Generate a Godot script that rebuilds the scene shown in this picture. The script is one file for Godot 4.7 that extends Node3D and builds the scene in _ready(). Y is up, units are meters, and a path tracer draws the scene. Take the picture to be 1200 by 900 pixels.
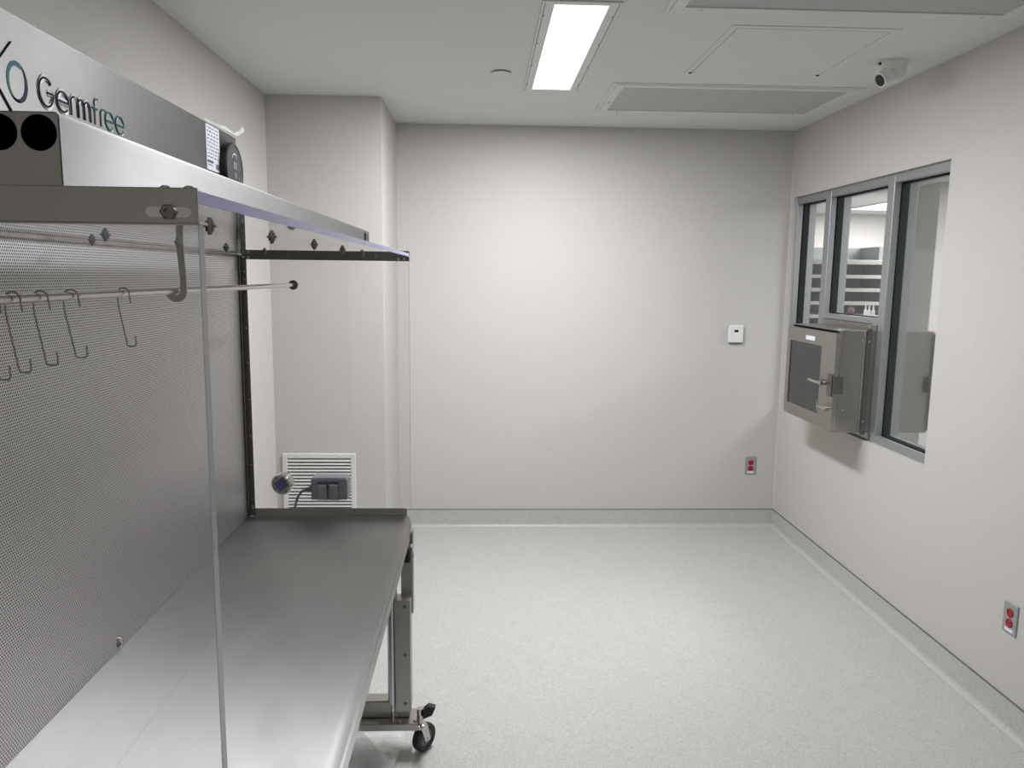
extends Node3D

# ---------- room measures (metres; floor y = 0) ----------
const CEIL := 2.595
const XR := 1.977
const XL := -1.148
const ZB := -4.951
const XC := -0.541      # right face of the wall chase
const ZC := -4.234      # front face of the wall chase
const ZN := 3.3         # wall behind the camera
# workstation
const BX := -0.795      # plane of the perforated screen
const FX := -0.242      # front plane
const Z0 := -0.672      # near end
const Z1 := -2.578      # far end
const TOP := 0.84
const ROOF := 1.725

var M := {}
var used := {}

# =====================================================================
func _ready():
	# ---- camera
	var cam := Camera3D.new()
	cam.name = "camera"
	cam.fov = 2.0 * rad_to_deg(atan(450.0 / 897.59))
	cam.near = 0.05
	cam.far = 60.0
	var b := Basis(Vector3.UP, -0.0397946) * Basis(Vector3.RIGHT, -0.1405574) * Basis(Vector3.BACK, 0.0115316)
	cam.transform = Transform3D(b, Vector3(0, 1.6667, 0))
	cam.current = true
	add_child(cam)
	# ---- environment
	var env := Environment.new()
	env.background_mode = Environment.BG_COLOR
	env.background_color = Color(0, 0, 0)
	env.tonemap_mode = Environment.TONE_MAPPER_LINEAR
	env.tonemap_exposure = 0.89
	env.sdfgi_enabled = true
	env.ssao_enabled = true
	env.ssil_enabled = true
	var we := WorldEnvironment.new()
	we.name = "environment"
	we.environment = env
	add_child(we)
	# ---- room lamps: energies; each light sits just under its fitting's diffuser
	var lamp_color := Color(0.987, 0.987, 1.0)
	materials()
	room_shell()
	ceiling_lamp("ceiling_light", "long lit white ceiling panel light above the open floor", Vector3(0.337, CEIL, -3.384), Vector2(0.188, 1.21), Vector2(0.275, 1.275), 8.6, lamp_color)
	ceiling_lamp("ceiling_light", "long dimmer ceiling panel light by the wall opposite the wall sensor", Vector3(0.337, CEIL, 1.7), Vector2(0.188, 1.21), Vector2(0.275, 1.275), 3.2, lamp_color)
	next_room(lamp_color)
	ceiling_things()
	window_unit()
	pass_box()
	wall_things()
	workstation()
	hooks()
	plastic_film()

# =====================================================================
# materials
func mat(nm, col, rough = 0.6, metal = 0.0, spec = 0.5):
	var m := StandardMaterial3D.new()
	m.resource_name = nm
	m.albedo_color = col
	m.roughness = rough
	m.metallic = metal
	m.metallic_specular = spec
	M[nm] = m
	return m

func tex(img: Image):
	return ImageTexture.create_from_image(img)

func noise_img(w, h, seed_, freq, oct := 3, type := FastNoiseLite.TYPE_SIMPLEX_SMOOTH):
	var n := FastNoiseLite.new()
	n.seed = seed_
	n.frequency = freq
	n.noise_type = type
	n.fractal_octaves = oct
	return n.get_seamless_image(w, h)

func speckle(w, base: Color, amount, seed_):
	var rng := RandomNumberGenerator.new()
	rng.seed = seed_
	var coarse: Image = noise_img(w, w, seed_, 0.03, 2)
	var img := Image.create(w, w, false, Image.FORMAT_RGB8)
	for y in w:
		for x in w:
			var k: float = 1.0 + amount * (rng.randf() - 0.5) + 0.12 * amount * (coarse.get_pixel(x, y).r - 0.5)
			if rng.randf() < 0.03:
				k -= amount * 0.8
			img.set_pixel(x, y, Color(base.r * k, base.g * k, base.b * k))
	return img

func streak_img(w, h, seed_, lo, hi):
	# fine brushing: each row its own value (rows run along u), plus cloudy smudges
	var rng := RandomNumberGenerator.new()
	rng.seed = seed_
	var cloud: Image = noise_img(w, h, seed_, 0.006, 4)
	var img := Image.create(w, h, false, Image.FORMAT_RGB8)
	for y in h:
		var row := rng.randf()
		for x in w:
			var v: float = lerpf(lo, hi, clampf(0.3 * row + 0.7 * cloud.get_pixel(x, y).r, 0, 1))
			img.set_pixel(x, y, Color(v, v, v))
	return img

func steel(nm, col, rough, aniso, lo = 0.8, hi = 1.2, seed_ = 3):
	var m: StandardMaterial3D = mat(nm, col, rough, 1.0)
	if lo < hi:
		# roughness texture is scaled by the roughness value
		m.roughness = rough * hi
		m.roughness_texture = tex(streak_img(512, 512, seed_, lo / hi, 1.0))
		m.uv1_scale = Vector3(0.9, 1.9, 1)
	if aniso != 0.0:
		m.anisotropy_enabled = true
		m.anisotropy = aniso
	return m

func materials():
	var wall: StandardMaterial3D = mat("wall_paint", Color(0.752, 0.743, 0.722), 0.55)
	var wn: Image = noise_img(512, 512, 5, 0.06, 3)
	var wi := Image.create(512, 512, false, Image.FORMAT_RGB8)
	for y in 512:
		for x in 512:
			var k: float = 0.99 + 0.014 * (wn.get_pixel(x, y).r - 0.5)
			wi.set_pixel(x, y, Color(k, k, k))
	wall.albedo_texture = tex(wi)
	wall.uv1_triplanar = true
	wall.uv1_world_triplanar = true
	wall.uv1_scale = Vector3(0.7, 0.7, 0.7)
	mat("ceiling_paint", Color(0.84, 0.84, 0.84), 0.7)
	mat("white_metal", Color(0.84, 0.84, 0.83), 0.4)
	var fl: StandardMaterial3D = mat("floor_vinyl", Color(1, 1, 1), 0.42)
	fl.albedo_texture = tex(speckle(512, Color(0.70, 0.70, 0.685), 0.15, 11))
	fl.uv1_triplanar = true
	fl.uv1_world_triplanar = true
	fl.uv1_scale = Vector3(0.62, 0.62, 0.62)
	mat("sealant", Color(0.36, 0.36, 0.35), 0.6)
	steel("worktop_steel", Color(0.585, 0.58, 0.575), 0.50, -0.98, 0.84, 1.16, 3)
	steel("fascia_steel", Color(0.60, 0.597, 0.595), 0.56, -1.0, 0.92, 1.08, 4)
	steel("steel", Color(0.66, 0.65, 0.63), 0.34, 0.0, 0.9, 1.1, 6)
	mat("dark_steel", Color(0.50, 0.49, 0.475), 0.38, 1.0)
	mat("bright_steel", Color(0.78, 0.77, 0.75), 0.2, 1.0)
	mat("aluminium", Color(0.66, 0.675, 0.68), 0.42, 0.75)
	mat("black", Color(0.03, 0.03, 0.033), 0.5)
	mat("glazing_rubber", Color(0.02, 0.02, 0.022), 0.9, 0.0, 0.2)
	mat("rubber", Color(0.13, 0.13, 0.13), 0.6)
	mat("grey_plastic", Color(0.38, 0.39, 0.415), 0.5)
	mat("cover_plastic", Color(0.47, 0.48, 0.50), 0.4)
	mat("dark_plastic", Color(0.20, 0.205, 0.22), 0.45)
	mat("white_plastic", Color(0.86, 0.86, 0.86), 0.35)
	mat("red_plastic", Color(0.58, 0.05, 0.09), 0.4)
	mat("navy", Color(0.10, 0.09, 0.28), 0.6, 0.0, 0.25)
	mat("teal", Color(0.20, 0.56, 0.54), 0.6, 0.0, 0.25)
	mat("blue", Color(0.05, 0.16, 0.42), 0.35)
	mat("brass", Color(0.80, 0.66, 0.40), 0.25, 1.0)
	mat("paper", Color(0.85, 0.86, 0.88), 0.6)
	mat("pink", Color(0.42, 0.19, 0.26), 0.5)
	mat("lift_aluminium", Color(0.84, 0.85, 0.87), 0.28, 1.0)
	mat("shelf_white", Color(0.82, 0.82, 0.81), 0.5)
	mat("shelf_grey", Color(0.52, 0.53, 0.53), 0.6)
	var g: StandardMaterial3D = mat("clear_acrylic", Color(0.97, 0.97, 1.0, 0.025), 0.02)
	g.transparency = BaseMaterial3D.TRANSPARENCY_ALPHA
	g = mat("acrylic_edge", Color(0.68, 0.67, 0.90, 0.8), 0.25)
	g.transparency = BaseMaterial3D.TRANSPARENCY_ALPHA
	g = mat("panel_edge", Color(0.66, 0.66, 0.70, 0.6), 0.25)
	g.transparency = BaseMaterial3D.TRANSPARENCY_ALPHA
	g = mat("window_glass", Color(0.9, 0.95, 0.95, 0.015), 0.02, 0.0, 0.2)
	g.transparency = BaseMaterial3D.TRANSPARENCY_ALPHA
	g = mat("door_glass", Color(0.16, 0.17, 0.18, 0.45), 0.03)
	g.transparency = BaseMaterial3D.TRANSPARENCY_ALPHA
	g = mat("film", Color(0.93, 0.94, 0.95, 0.22), 0.07, 0.0, 0.8)
	g.transparency = BaseMaterial3D.TRANSPARENCY_ALPHA
	# perforated sheet: staggered holes, 6 mm pitch
	var w := 96
	var h := 166
	var col := Image.create(w, h, false, Image.FORMAT_RGB8)
	var met := Image.create(w, h, false, Image.FORMAT_RGB8)
	for y in h:
		for x in w:
			var d := 1e9
			for c in [Vector2(0, 0), Vector2(w, 0), Vector2(0, h), Vector2(w, h), Vector2(w * 0.5, h * 0.5)]:
				d = minf(d, Vector2(x + 0.5, y + 0.5).distance_to(c))
			var k := clampf((d - 28.0) / 3.0, 0, 1)
			col.set_pixel(x, y, Color(0.05, 0.05, 0.05).lerp(Color(0.80, 0.795, 0.79), k))
			met.set_pixel(x, y, Color(k, k, k))
	var pm: StandardMaterial3D = mat("perforated_steel", Color(1, 1, 1), 0.42, 1.0)
	pm.albedo_texture = tex(col)
	pm.metallic_texture = tex(met)
	pm.uv1_scale = Vector3(1.0 / 0.006, 1.0 / 0.01039, 1)
	pm.anisotropy_enabled = true
	pm.anisotropy = -0.5
	var pwi := Image.create(w, h, false, Image.FORMAT_RGB8)
	for y in h:
		for x in w:
			pwi.set_pixel(x, y, Color(0.46, 0.46, 0.46).lerp(Color(0.80, 0.805, 0.81), met.get_pixel(x, y).r))
	var pw: StandardMaterial3D = mat("perforated_white", Color(1, 1, 1), 0.6)
	pw.albedo_texture = tex(pwi)
	pw.uv1_scale = Vector3(1.0 / 0.006, 1.0 / 0.0104, 1)
	# printed sticker
	var rng := RandomNumberGenerator.new()
	rng.seed = 77
	var lab := Image.create(96, 112, false, Image.FORMAT_RGB8)
	lab.fill(Color(0.84, 0.86, 0.90))
	for i in 9:
		var yy := 6 + i * 9
		var xx := 5 + rng.randi() % 8
		while xx < 86:
			var ll := 5 + rng.randi() % 14
			lab.fill_rect(Rect2i(xx, yy, mini(ll, 90 - xx), 3), Color(0.33, 0.34, 0.38))
			xx += ll + 3 + rng.randi() % 5
	lab.fill_rect(Rect2i(4, 88, 42, 6), Color(0.1, 0.1, 0.12))
	lab.fill_rect(Rect2i(62, 92, 26, 14), Color(0.45, 0.46, 0.5))
	lab.fill_rect(Rect2i(6, 98, 34, 3), Color(0.4, 0.41, 0.44))
	var lm: StandardMaterial3D = mat("sticker_print", Color(1, 1, 1), 0.5)
	lm.albedo_texture = tex(lab)

# =====================================================================
# geometry helpers
func S() -> SurfaceTool:
	var st := SurfaceTool.new()
	st.begin(Mesh.PRIMITIVE_TRIANGLES)
	return st

func puv(p: Vector3, n: Vector3) -> Vector2:
	var a := n.abs()
	if a.x >= a.y and a.x >= a.z:
		return Vector2(-p.z, p.y)
	if a.y >= a.z:
		return Vector2(-p.z, p.x)
	return Vector2(p.x, p.y)

func poly(st: SurfaceTool, pts: Array, out: Vector3):
	var n := Vector3.ZERO
	for i in range(1, pts.size() - 1):
		n += (pts[i] - pts[0]).cross(pts[i + 1] - pts[0])
	n = n.normalized()
	if n.dot(out) < 0:
		pts = pts.duplicate()
		pts.reverse()
		n = -n
	for i in range(1, pts.size() - 1):
		for p in [pts[0], pts[i + 1], pts[i]]:
			st.set_normal(n)
			st.set_uv(puv(p, n))
			st.add_vertex(p)

func tri_n(st, ps: Array, ns: Array, uvs: Array):
	# orient so the geometric normal follows the given normals
	var g: Vector3 = (ps[1] - ps[0]).cross(ps[2] - ps[0])
	var order := [0, 2, 1] if g.dot(ns[0] + ns[1] + ns[2]) > 0 else [0, 1, 2]
	for i in order:
		st.set_normal(ns[i])
		st.set_uv(uvs[i])
		st.add_vertex(ps[i])

func quad_n(st, ps: Array, ns: Array, uvs: Array):
	tri_n(st, [ps[0], ps[1], ps[2]], [ns[0], ns[1], ns[2]], [uvs[0], uvs[1], uvs[2]])
	tri_n(st, [ps[0], ps[2], ps[3]], [ns[0], ns[2], ns[3]], [uvs[0], uvs[2], uvs[3]])

func quad_uv(st, a, b2, c, d, n):
	quad_n(st, [a, b2, c, d], [n, n, n, n], [Vector2(0, 0), Vector2(1, 0), Vector2(1, 1), Vector2(0, 1)])

func bx(st: SurfaceTool, lo: Vector3, hi: Vector3, bev := 0.0):
	var l := Vector3(minf(lo.x, hi.x), minf(lo.y, hi.y), minf(lo.z, hi.z))
	var h := Vector3(maxf(lo.x, hi.x), maxf(lo.y, hi.y), maxf(lo.z, hi.z))
	var c := (l + h) / 2
	var e := (h - l) / 2
	var bb := minf(bev, 0.49 * minf(e.x, minf(e.y, e.z)))
	var pt := func(s: Vector3, axis: int) -> Vector3:
		var p := Vector3()
		for k in 3:
			p[k] = c[k] + s[k] * (e[k] if k == axis else e[k] - bb)
		return p
	for a in 3:
		var b2 := (a + 1) % 3
		var d := (a + 2) % 3
		for s in [-1.0, 1.0]:
			var ps := []
			for q in [[-1.0, -1.0], [1.0, -1.0], [1.0, 1.0], [-1.0, 1.0]]:
				var sv := Vector3()
				sv[a] = s
				sv[b2] = q[0]
				sv[d] = q[1]
				ps.append(pt.call(sv, a))
			var o := Vector3()
			o[a] = s
			poly(st, ps, o)
			if bb > 0.0:
				for s2 in [-1.0, 1.0]:
					var es := []
					for t in [-1.0, 1.0]:
						var sv := Vector3()
						sv[a] = s
						sv[b2] = s2
						sv[d] = t
						if t < 0:
							es.append(pt.call(sv, a))
							es.append(pt.call(sv, b2))
						else:
							es.append(pt.call(sv, b2))
							es.append(pt.call(sv, a))
					var o2 := Vector3()
					o2[a] = s
					o2[b2] = s2
					poly(st, es, o2)
	if bb > 0.0:
		for x in [-1.0, 1.0]:
			for y in [-1.0, 1.0]:
				for z in [-1.0, 1.0]:
					var sv := Vector3(x, y, z)
					poly(st, [pt.call(sv, 0), pt.call(sv, 1), pt.call(sv, 2)], sv)

func frame_of(dir: Vector3) -> Array:
	var u := dir.cross(Vector3.UP)
	if u.length() < 0.05:
		u = dir.cross(Vector3.RIGHT)
	u = u.normalized()
	return [u, dir.cross(u).normalized()]

func lathe(st, o: Vector3, axis: Vector3, prof: Array, seg := 24):
	# prof: Vector2(radius, height along axis); each span flat-shaded along the profile
	axis = axis.normalized()
	var f := frame_of(axis)
	for i in prof.size() - 1:
		var p: Vector2 = prof[i]
		var q: Vector2 = prof[i + 1]
		var dv := q - p
		if dv.length() < 1e-7:
			continue
		var nr := Vector2(dv.y, -dv.x).normalized()
		for k in seg:
			var a0 := TAU * k / seg
			var a1 := TAU * (k + 1) / seg
			var d0: Vector3 = f[0] * cos(a0) + f[1] * sin(a0)
			var d1: Vector3 = f[0] * cos(a1) + f[1] * sin(a1)
			var n0 := d0 * nr.x + axis * nr.y
			var n1 := d1 * nr.x + axis * nr.y
			var A := o + d0 * p.x + axis * p.y
			var B := o + d1 * p.x + axis * p.y
			var C := o + d1 * q.x + axis * q.y
			var D := o + d0 * q.x + axis * q.y
			var ub := Vector2(p.y, a0 * 0.02)
			if p.x > 1e-6:
				tri_n(st, [A, B, C], [n0, n1, n1], [ub, Vector2(p.y, a1 * 0.02), Vector2(q.y, a1 * 0.02)])
			if q.x > 1e-6:
				tri_n(st, [A, C, D], [n0, n1, n0], [ub, Vector2(q.y, a1 * 0.02), Vector2(q.y, a0 * 0.02)])

func cyl(st, a: Vector3, b2: Vector3, r: float, seg := 20, bev := 0.0):
	var L := a.distance_to(b2)
	if bev > 0:
		lathe(st, a, b2 - a, [Vector2(0, 0), Vector2(r - bev, 0), Vector2(r, bev), Vector2(r, L - bev), Vector2(r - bev, L), Vector2(0, L)], seg)
	else:
		lathe(st, a, b2 - a, [Vector2(0, 0), Vector2(r, 0), Vector2(r, L), Vector2(0, L)], seg)

func tube(st, pts: Array, r: float, seg := 8, flat := Vector3.ZERO, squash := 0.66):
	# swept round wire; with flat set, squashed along that direction
	var n := pts.size()
	var rings := []
	var norms := []
	var u := Vector3.ZERO
	for i in n:
		var t: Vector3 = (pts[mini(i + 1, n - 1)] - pts[maxi(i - 1, 0)]).normalized()
		if i == 0:
			u = frame_of(t)[0]
		else:
			u = (u - t * u.dot(t)).normalized()
		var v := t.cross(u)
		var ring := []
		var nn := []
		for k in seg:
			var a := TAU * k / seg
			var d := u * cos(a) + v * sin(a)
			var off := d * r
			if flat != Vector3.ZERO:
				off -= flat * off.dot(flat) * squash
			ring.append(pts[i] + off)
			nn.append(d)
		rings.append(ring)
		norms.append(nn)
	var z := Vector2.ZERO
	for i in n - 1:
		for k in seg:
			var j := (k + 1) % seg
			quad_n(st, [rings[i][k], rings[i][j], rings[i + 1][j], rings[i + 1][k]], [norms[i][k], norms[i][j], norms[i + 1][j], norms[i + 1][k]], [z, Vector2(0, 0.01), Vector2(0.01, 0.01), Vector2(0.01, 0)])
	poly(st, rings[0], pts[0] - pts[1])
	poly(st, rings[n - 1], pts[n - 1] - pts[n - 2])

func arc(c: Vector2, r: float, a0: float, a1: float, n := 8, ry := -1.0) -> Array:
	var o := []
	for i in n + 1:
		var a := deg_to_rad(lerpf(a0, a1, float(i) / n))
		o.append(c + Vector2(cos(a) * r, sin(a) * (r if ry < 0 else ry)))
	return o

func extrude(st, pts: Array, org: Vector3, ux: Vector3, uy: Vector3, along: Vector3, smooth := 30.0):
	# pts: closed 2D outline; swept from org to org + along, capped
	var n := pts.size()
	var pk := PackedVector2Array(pts)
	if Geometry2D.is_polygon_clockwise(pk):
		pk.reverse()
	var en := []
	for i in n:
		var d := pk[(i + 1) % n] - pk[i]
		en.append(Vector2(d.y, -d.x).normalized())
	var run := 0.0
	var L := along.length()
	for i in n:
		var j := (i + 1) % n
		var na: Vector2 = en[i]
		var nb: Vector2 = en[i]
		if rad_to_deg(absf(en[i].angle_to(en[(i + n - 1) % n]))) < smooth:
			na = (en[i] + en[(i + n - 1) % n]).normalized()
		if rad_to_deg(absf(en[i].angle_to(en[j]))) < smooth:
			nb = (en[i] + en[j]).normalized()
		var A := org + ux * pk[i].x + uy * pk[i].y
		var B := org + ux * pk[j].x + uy * pk[j].y
		var NA := ux * na.x + uy * na.y
		var NB := ux * nb.x + uy * nb.y
		var l := pk[i].distance_to(pk[j])
		quad_n(st, [A, B, B + along, A + along], [NA, NB, NB, NA], [Vector2(0, run), Vector2(0, run + l), Vector2(L, run + l), Vector2(L, run)])
		run += l
	var ids := Geometry2D.triangulate_polygon(pk)
	for k in range(0, ids.size(), 3):
		for e in [[org, -along], [org + along, along]]:
			var ps := []
			for q in 3:
				ps.append(e[0] + ux * pk[ids[k + q]].x + uy * pk[ids[k + q]].y)
			poly(st, ps, e[1])

# =====================================================================
# objects
func numbered(nm: String) -> String:
	used[nm] = used.get(nm, -1) + 1
	return nm if used[nm] == 0 else "%s_%03d" % [nm, used[nm]]

func obj(nm: String, st: SurfaceTool, m, parent: Node3D = self, label := ""):
	var o := MeshInstance3D.new()
	o.name = numbered(nm) if parent == self else nm
	st.set_material(M[m] if m is String else m)
	o.mesh = st.commit()
	parent.add_child(o, true)
	if parent != self and parent.get_parent() == self and parent is Node3D and not parent is MeshInstance3D:
		o.position = -parent.position
	if label:
		o.set_meta("label", label)
	return o

func struct(nm, st, m, parent: Node3D = self):
	var o = obj(nm, st, m, parent)
	if parent == self:
		o.set_meta("kind", "structure")
	return o

func thing(nm, label, category, at: Vector3, group := ""):
	var o := Node3D.new()
	o.name = numbered(nm)
	add_child(o)
	o.position = at
	tag(o, label, category, group)
	return o

func tag(o, label, category, group := ""):
	o.set_meta("label", label)
	o.set_meta("category", category)
	if group:
		o.set_meta("group", group)
	return o

func box(nm, lo, hi, m, parent: Node3D = self, bev := 0.0, label := ""):
	var st := S()
	bx(st, lo, hi, bev)
	return obj(nm, st, m, parent, label)

func V(x, y, z) -> Vector3:
	return Vector3(x, y, z)

# =====================================================================
func cove(nm, a: Vector3, b2: Vector3, inward: Vector3):
	# flash-coved skirting: 118 mm upstand turning into the floor
	var pr := [Vector2(-0.02, 0.0), Vector2(-0.02, 0.118), Vector2(0.006, 0.118)]
	var rr := 0.026
	for i in 9:
		var t := PI * 0.5 * i / 8.0
		pr.append(Vector2(0.006 + rr - rr * cos(t), rr + 0.002 - rr * sin(t)))
	pr.append(Vector2(0.006 + rr, 0.0))
	var st := S()
	extrude(st, pr, a, inward, Vector3.UP, b2 - a)
	var o = struct(nm, st, "floor_vinyl")
	st = S()
	extrude(st, [Vector2(-0.01, 0.118), Vector2(0.007, 0.118), Vector2(0.004, 0.1215), Vector2(-0.01, 0.1215)], a, inward, Vector3.UP, b2 - a)
	obj("sealant_line", st, "sealant", o)

func room_shell():
	var st := S()
	bx(st, V(XL - 0.15, -0.12, ZB - 0.12), V(XR, 0, ZN + 0.12))
	struct("floor", st, "floor_vinyl")
	st = S()
	bx(st, V(XL - 0.15, CEIL, ZB - 0.12), V(XR + 0.14, CEIL + 0.15, ZN + 0.12))
	struct("ceiling", st, "ceiling_paint")
	st = S()
	bx(st, V(XL, 0, ZB - 0.12), V(XR, CEIL, ZB))
	struct("wall_back", st, "wall_paint")
	st = S()
	bx(st, V(XL - 0.15, 0, ZB - 0.12), V(XL, CEIL, ZN + 0.12))
	struct("wall_left", st, "wall_paint")
	st = S()
	# the return duct opens through its front face
	bx(st, V(XL, 0, ZB), V(-1.086, CEIL, ZC))
	bx(st, V(-0.730, 0, ZB), V(XC, CEIL, ZC))
	bx(st, V(-1.086, 0, ZB), V(-0.730, 0.288, ZC))
	bx(st, V(-1.086, 0.643, ZB), V(-0.730, CEIL, ZC))
	struct("wall_chase", st, "wall_paint")
	st = S()
	bx(st, V(XL, 0, ZN), V(XR, CEIL, ZN + 0.12))
	struct("wall_front", st, "wall_paint")
	# wall with the window opening
	st = S()
	var x0 := XR
	var x1 := XR + 0.141
	bx(st, V(x0, 0, ZB - 0.12), V(x1, 0.843, ZN + 0.12))
	bx(st, V(x0, 2.178, ZB - 0.12), V(x1, CEIL, ZN + 0.12))
	bx(st, V(x0, 0.843, -3.265), V(x1, 2.178, ZN + 0.12))
	bx(st, V(x0, 0.843, ZB - 0.12), V(x1, 2.178, -4.912))
	struct("wall_right", st, "wall_paint")
	cove("baseboard_back", V(XC, 0, ZB), V(XR, 0, ZB), V(0, 0, 1))
	cove("baseboard_right", V(XR, 0, ZB), V(XR, 0, ZN), V(-1, 0, 0))
	cove("baseboard_chase", V(XL, 0, ZC), V(XC, 0, ZC), V(0, 0, 1))
	cove("baseboard_chase_side", V(XC, 0, ZB), V(XC, 0, ZC + 0.006), V(1, 0, 0))
	cove("baseboard_left", V(XL, 0, ZC), V(XL, 0, ZN), V(1, 0, 0))
	cove("baseboard_front", V(XL, 0, ZN), V(XR, 0, ZN), V(0, 0, -1))
	# rounded sealant fillet in the corner of back and window wall
	st = S()
	extrude(st, [Vector2(0, 0), Vector2(-0.006, 0), Vector2(-0.002, 0.002), Vector2(0, 0.006)], V(XR, 0.122, ZB), V(1, 0, 0), V(0, 0, 1), V(0, CEIL - 0.122, 0))
	struct("trim_1", st, "wall_paint")

func ceiling_lamp(nm, label, at: Vector3, dif: Vector2, fr: Vector2, energy, color):
	var t = thing(nm, label, "light", at)
	var y := at.y
	# frame: four bevelled bars, then a flat flange lip
	var st := S()
	var hx := fr.x / 2
	var hz := fr.y / 2
	var ix := dif.x / 2
	var iz := dif.y / 2
	for s in [-1.0, 1.0]:
		bx(st, V(at.x + s * ix, y - 0.006, at.z - hz), V(at.x + s * hx, y, at.z + hz), 0.002)
		bx(st, V(at.x - ix, y - 0.006, at.z + s * iz), V(at.x + ix, y, at.z + s * hz), 0.002)
	obj("frame", st, "white_metal", t)
	for s in [-1.0, 1.0]:
		box("gap_seal", V(at.x + s * (hx - 0.011), y - 0.0066, at.z - hz + 0.012), V(at.x + s * (hx - 0.0085), y - 0.0055, at.z + hz - 0.012), "sealant", t)
		for k in 4:
			st = S()
			cyl(st, V(at.x + s * (ix + 0.03), y - 0.0075, at.z - hz + 0.14 + k * 0.33), V(at.x + s * (ix + 0.03), y - 0.005, at.z - hz + 0.14 + k * 0.33), 0.004, 10)
			obj("screw", st, "dark_steel", t)
	var dm := StandardMaterial3D.new()
	dm.albedo_color = Color(0.9, 0.9, 0.9)
	dm.roughness = 0.4
	dm.emission_enabled = true
	dm.emission = color
	dm.emission_energy_multiplier = 2.2
	st = S()
	bx(st, V(at.x - ix, y - 0.004, at.z - iz), V(at.x + ix, y, at.z + iz))
	obj("diffuser", st, dm, t, "bright glowing white diffuser")
	var l := AreaLight3D.new()
	l.name = "lamp_glow"
	l.area_size = Vector2(dif.x, dif.y)
	l.light_energy = energy
	l.light_color = color
	l.area_normalize_energy = true
	l.area_range = 14.0
	l.shadow_enabled = true
	l.transform = Transform3D(Basis(Vector3.RIGHT, -PI / 2), V(0, -0.0085, 0))
	t.add_child(l, true)

func next_room(color):
	# the room beyond the window: seen only through the panes
	var x0 := XR + 0.141
	var st := S()
	bx(st, V(x0 - 0.141, -0.12, -7.62), V(4.75, 0, -1.4))
	struct("floor_next_room", st, "floor_vinyl")
	st = S()
	bx(st, V(x0 - 0.0, 2.30, -7.62), V(4.75, 2.45, -1.4))
	struct("ceiling_next_room", st, "ceiling_paint")
	st = S()
	bx(st, V(x0 - 0.12, 0, -7.62), V(4.75, 2.30, -7.5))
	struct("wall_next_room_far", st, "wall_paint")
	st = S()
	bx(st, V(4.63, 0, -7.5), V(4.75, 2.30, -1.4))
	struct("wall_next_room_side", st, "wall_paint")
	st = S()
	bx(st, V(x0, 0, -1.52), V(4.63, 2.30, -1.4))
	struct("wall_next_room_near", st, "wall_paint")
	st = S()
	bx(st, V(x0 - 0.12, 0, -7.5), V(x0, 2.30, ZB - 0.12))
	struct("wall_next_room_window", st, "wall_paint")
	st = S()
	bx(st, V(2.972, 0, -5.6), V(4.63, 2.30, -5.0), 0.004)
	struct("wall_column", st, "wall_paint")
	ceiling_lamp("ceiling_light", "lit ceiling panel light beyond the window above the sorting shelves", V(3.62, 2.30, -6.4), Vector2(0.6, 1.2), Vector2(0.66, 1.26), 6.0, color)
	ceiling_lamp("ceiling_light", "lit ceiling panel light beyond the window in front of the column", V(3.4, 2.30, -3.6), Vector2(0.6, 1.2), Vector2(0.66, 1.26), 5.5, color)
	# sorting shelves
	var t = thing("sorting_shelf", "pale grey sorting shelf unit with open slots seen through the window", "shelf", V(2.72, 0, -6.17))
	box("cabinet", V(2.3, 0, -6.35), V(3.17, 1.26, -6.0), "shelf_grey", t, 0.004)
	box("back_panel", V(2.3, 1.26, -6.35), V(3.17, 1.92, -6.335), "shelf_grey", t)
	for y in [1.26, 1.36, 1.465, 1.57, 1.675]:
		box("shelf_board", V(2.315, y, -6.335), V(3.155, y + 0.028, -6.0), "shelf_white", t, 0.002)
	box("top_board", V(2.3, 1.785, -6.335), V(3.17, 1.82, -5.99), "shelf_white", t, 0.003)
	box("side_panel", V(2.3, 1.26, -6.335), V(2.315, 1.785, -6.0), "shelf_grey", t)
	box("side_panel", V(3.155, 1.26, -6.335), V(3.17, 1.785, -6.0), "shelf_grey", t)
	box("end_upstand", V(3.13, 1.82, -6.335), V(3.16, 1.925, -6.02), "aluminium", t)
	box("back_upstand", V(2.3, 1.82, -6.335), V(3.13, 1.925, -6.32), "aluminium", t)
	# small things standing on the far ledge of the window transom
	for z in [-4.135, -4.095, -4.050]:
		st = S()
		lathe(st, V(2.098, 1.472, z), Vector3.UP, [Vector2(0, 0), Vector2(0.0085, 0), Vector2(0.009, 0.002), Vector2(0.009, 0.028), Vector2(0.0045, 0.034), Vector2(0.004, 0.048), Vector2(0.002, 0.058), Vector2(0, 0.059)], 14)
		tag(obj("dropper_bottle", st, "white_plastic"), "small white dropper bottle with tapered tip behind the window", "bottle", "white bottles on the window ledge")
	st = S()
	lathe(st, V(2.098, 1.472, -4.300), Vector3.UP, [Vector2(0, 0), Vector2(0.013, 0), Vector2(0.019, 0.010), Vector2(0.0205, 0.020), Vector2(0.016, 0.034), Vector2(0.008, 0.039), Vector2(0.008, 0.045), Vector2(0, 0.046)], 16)
	tag(obj("jar", st, "pink"), "small round dusky pink jar on the window ledge beside white bottles", "jar")

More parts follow.
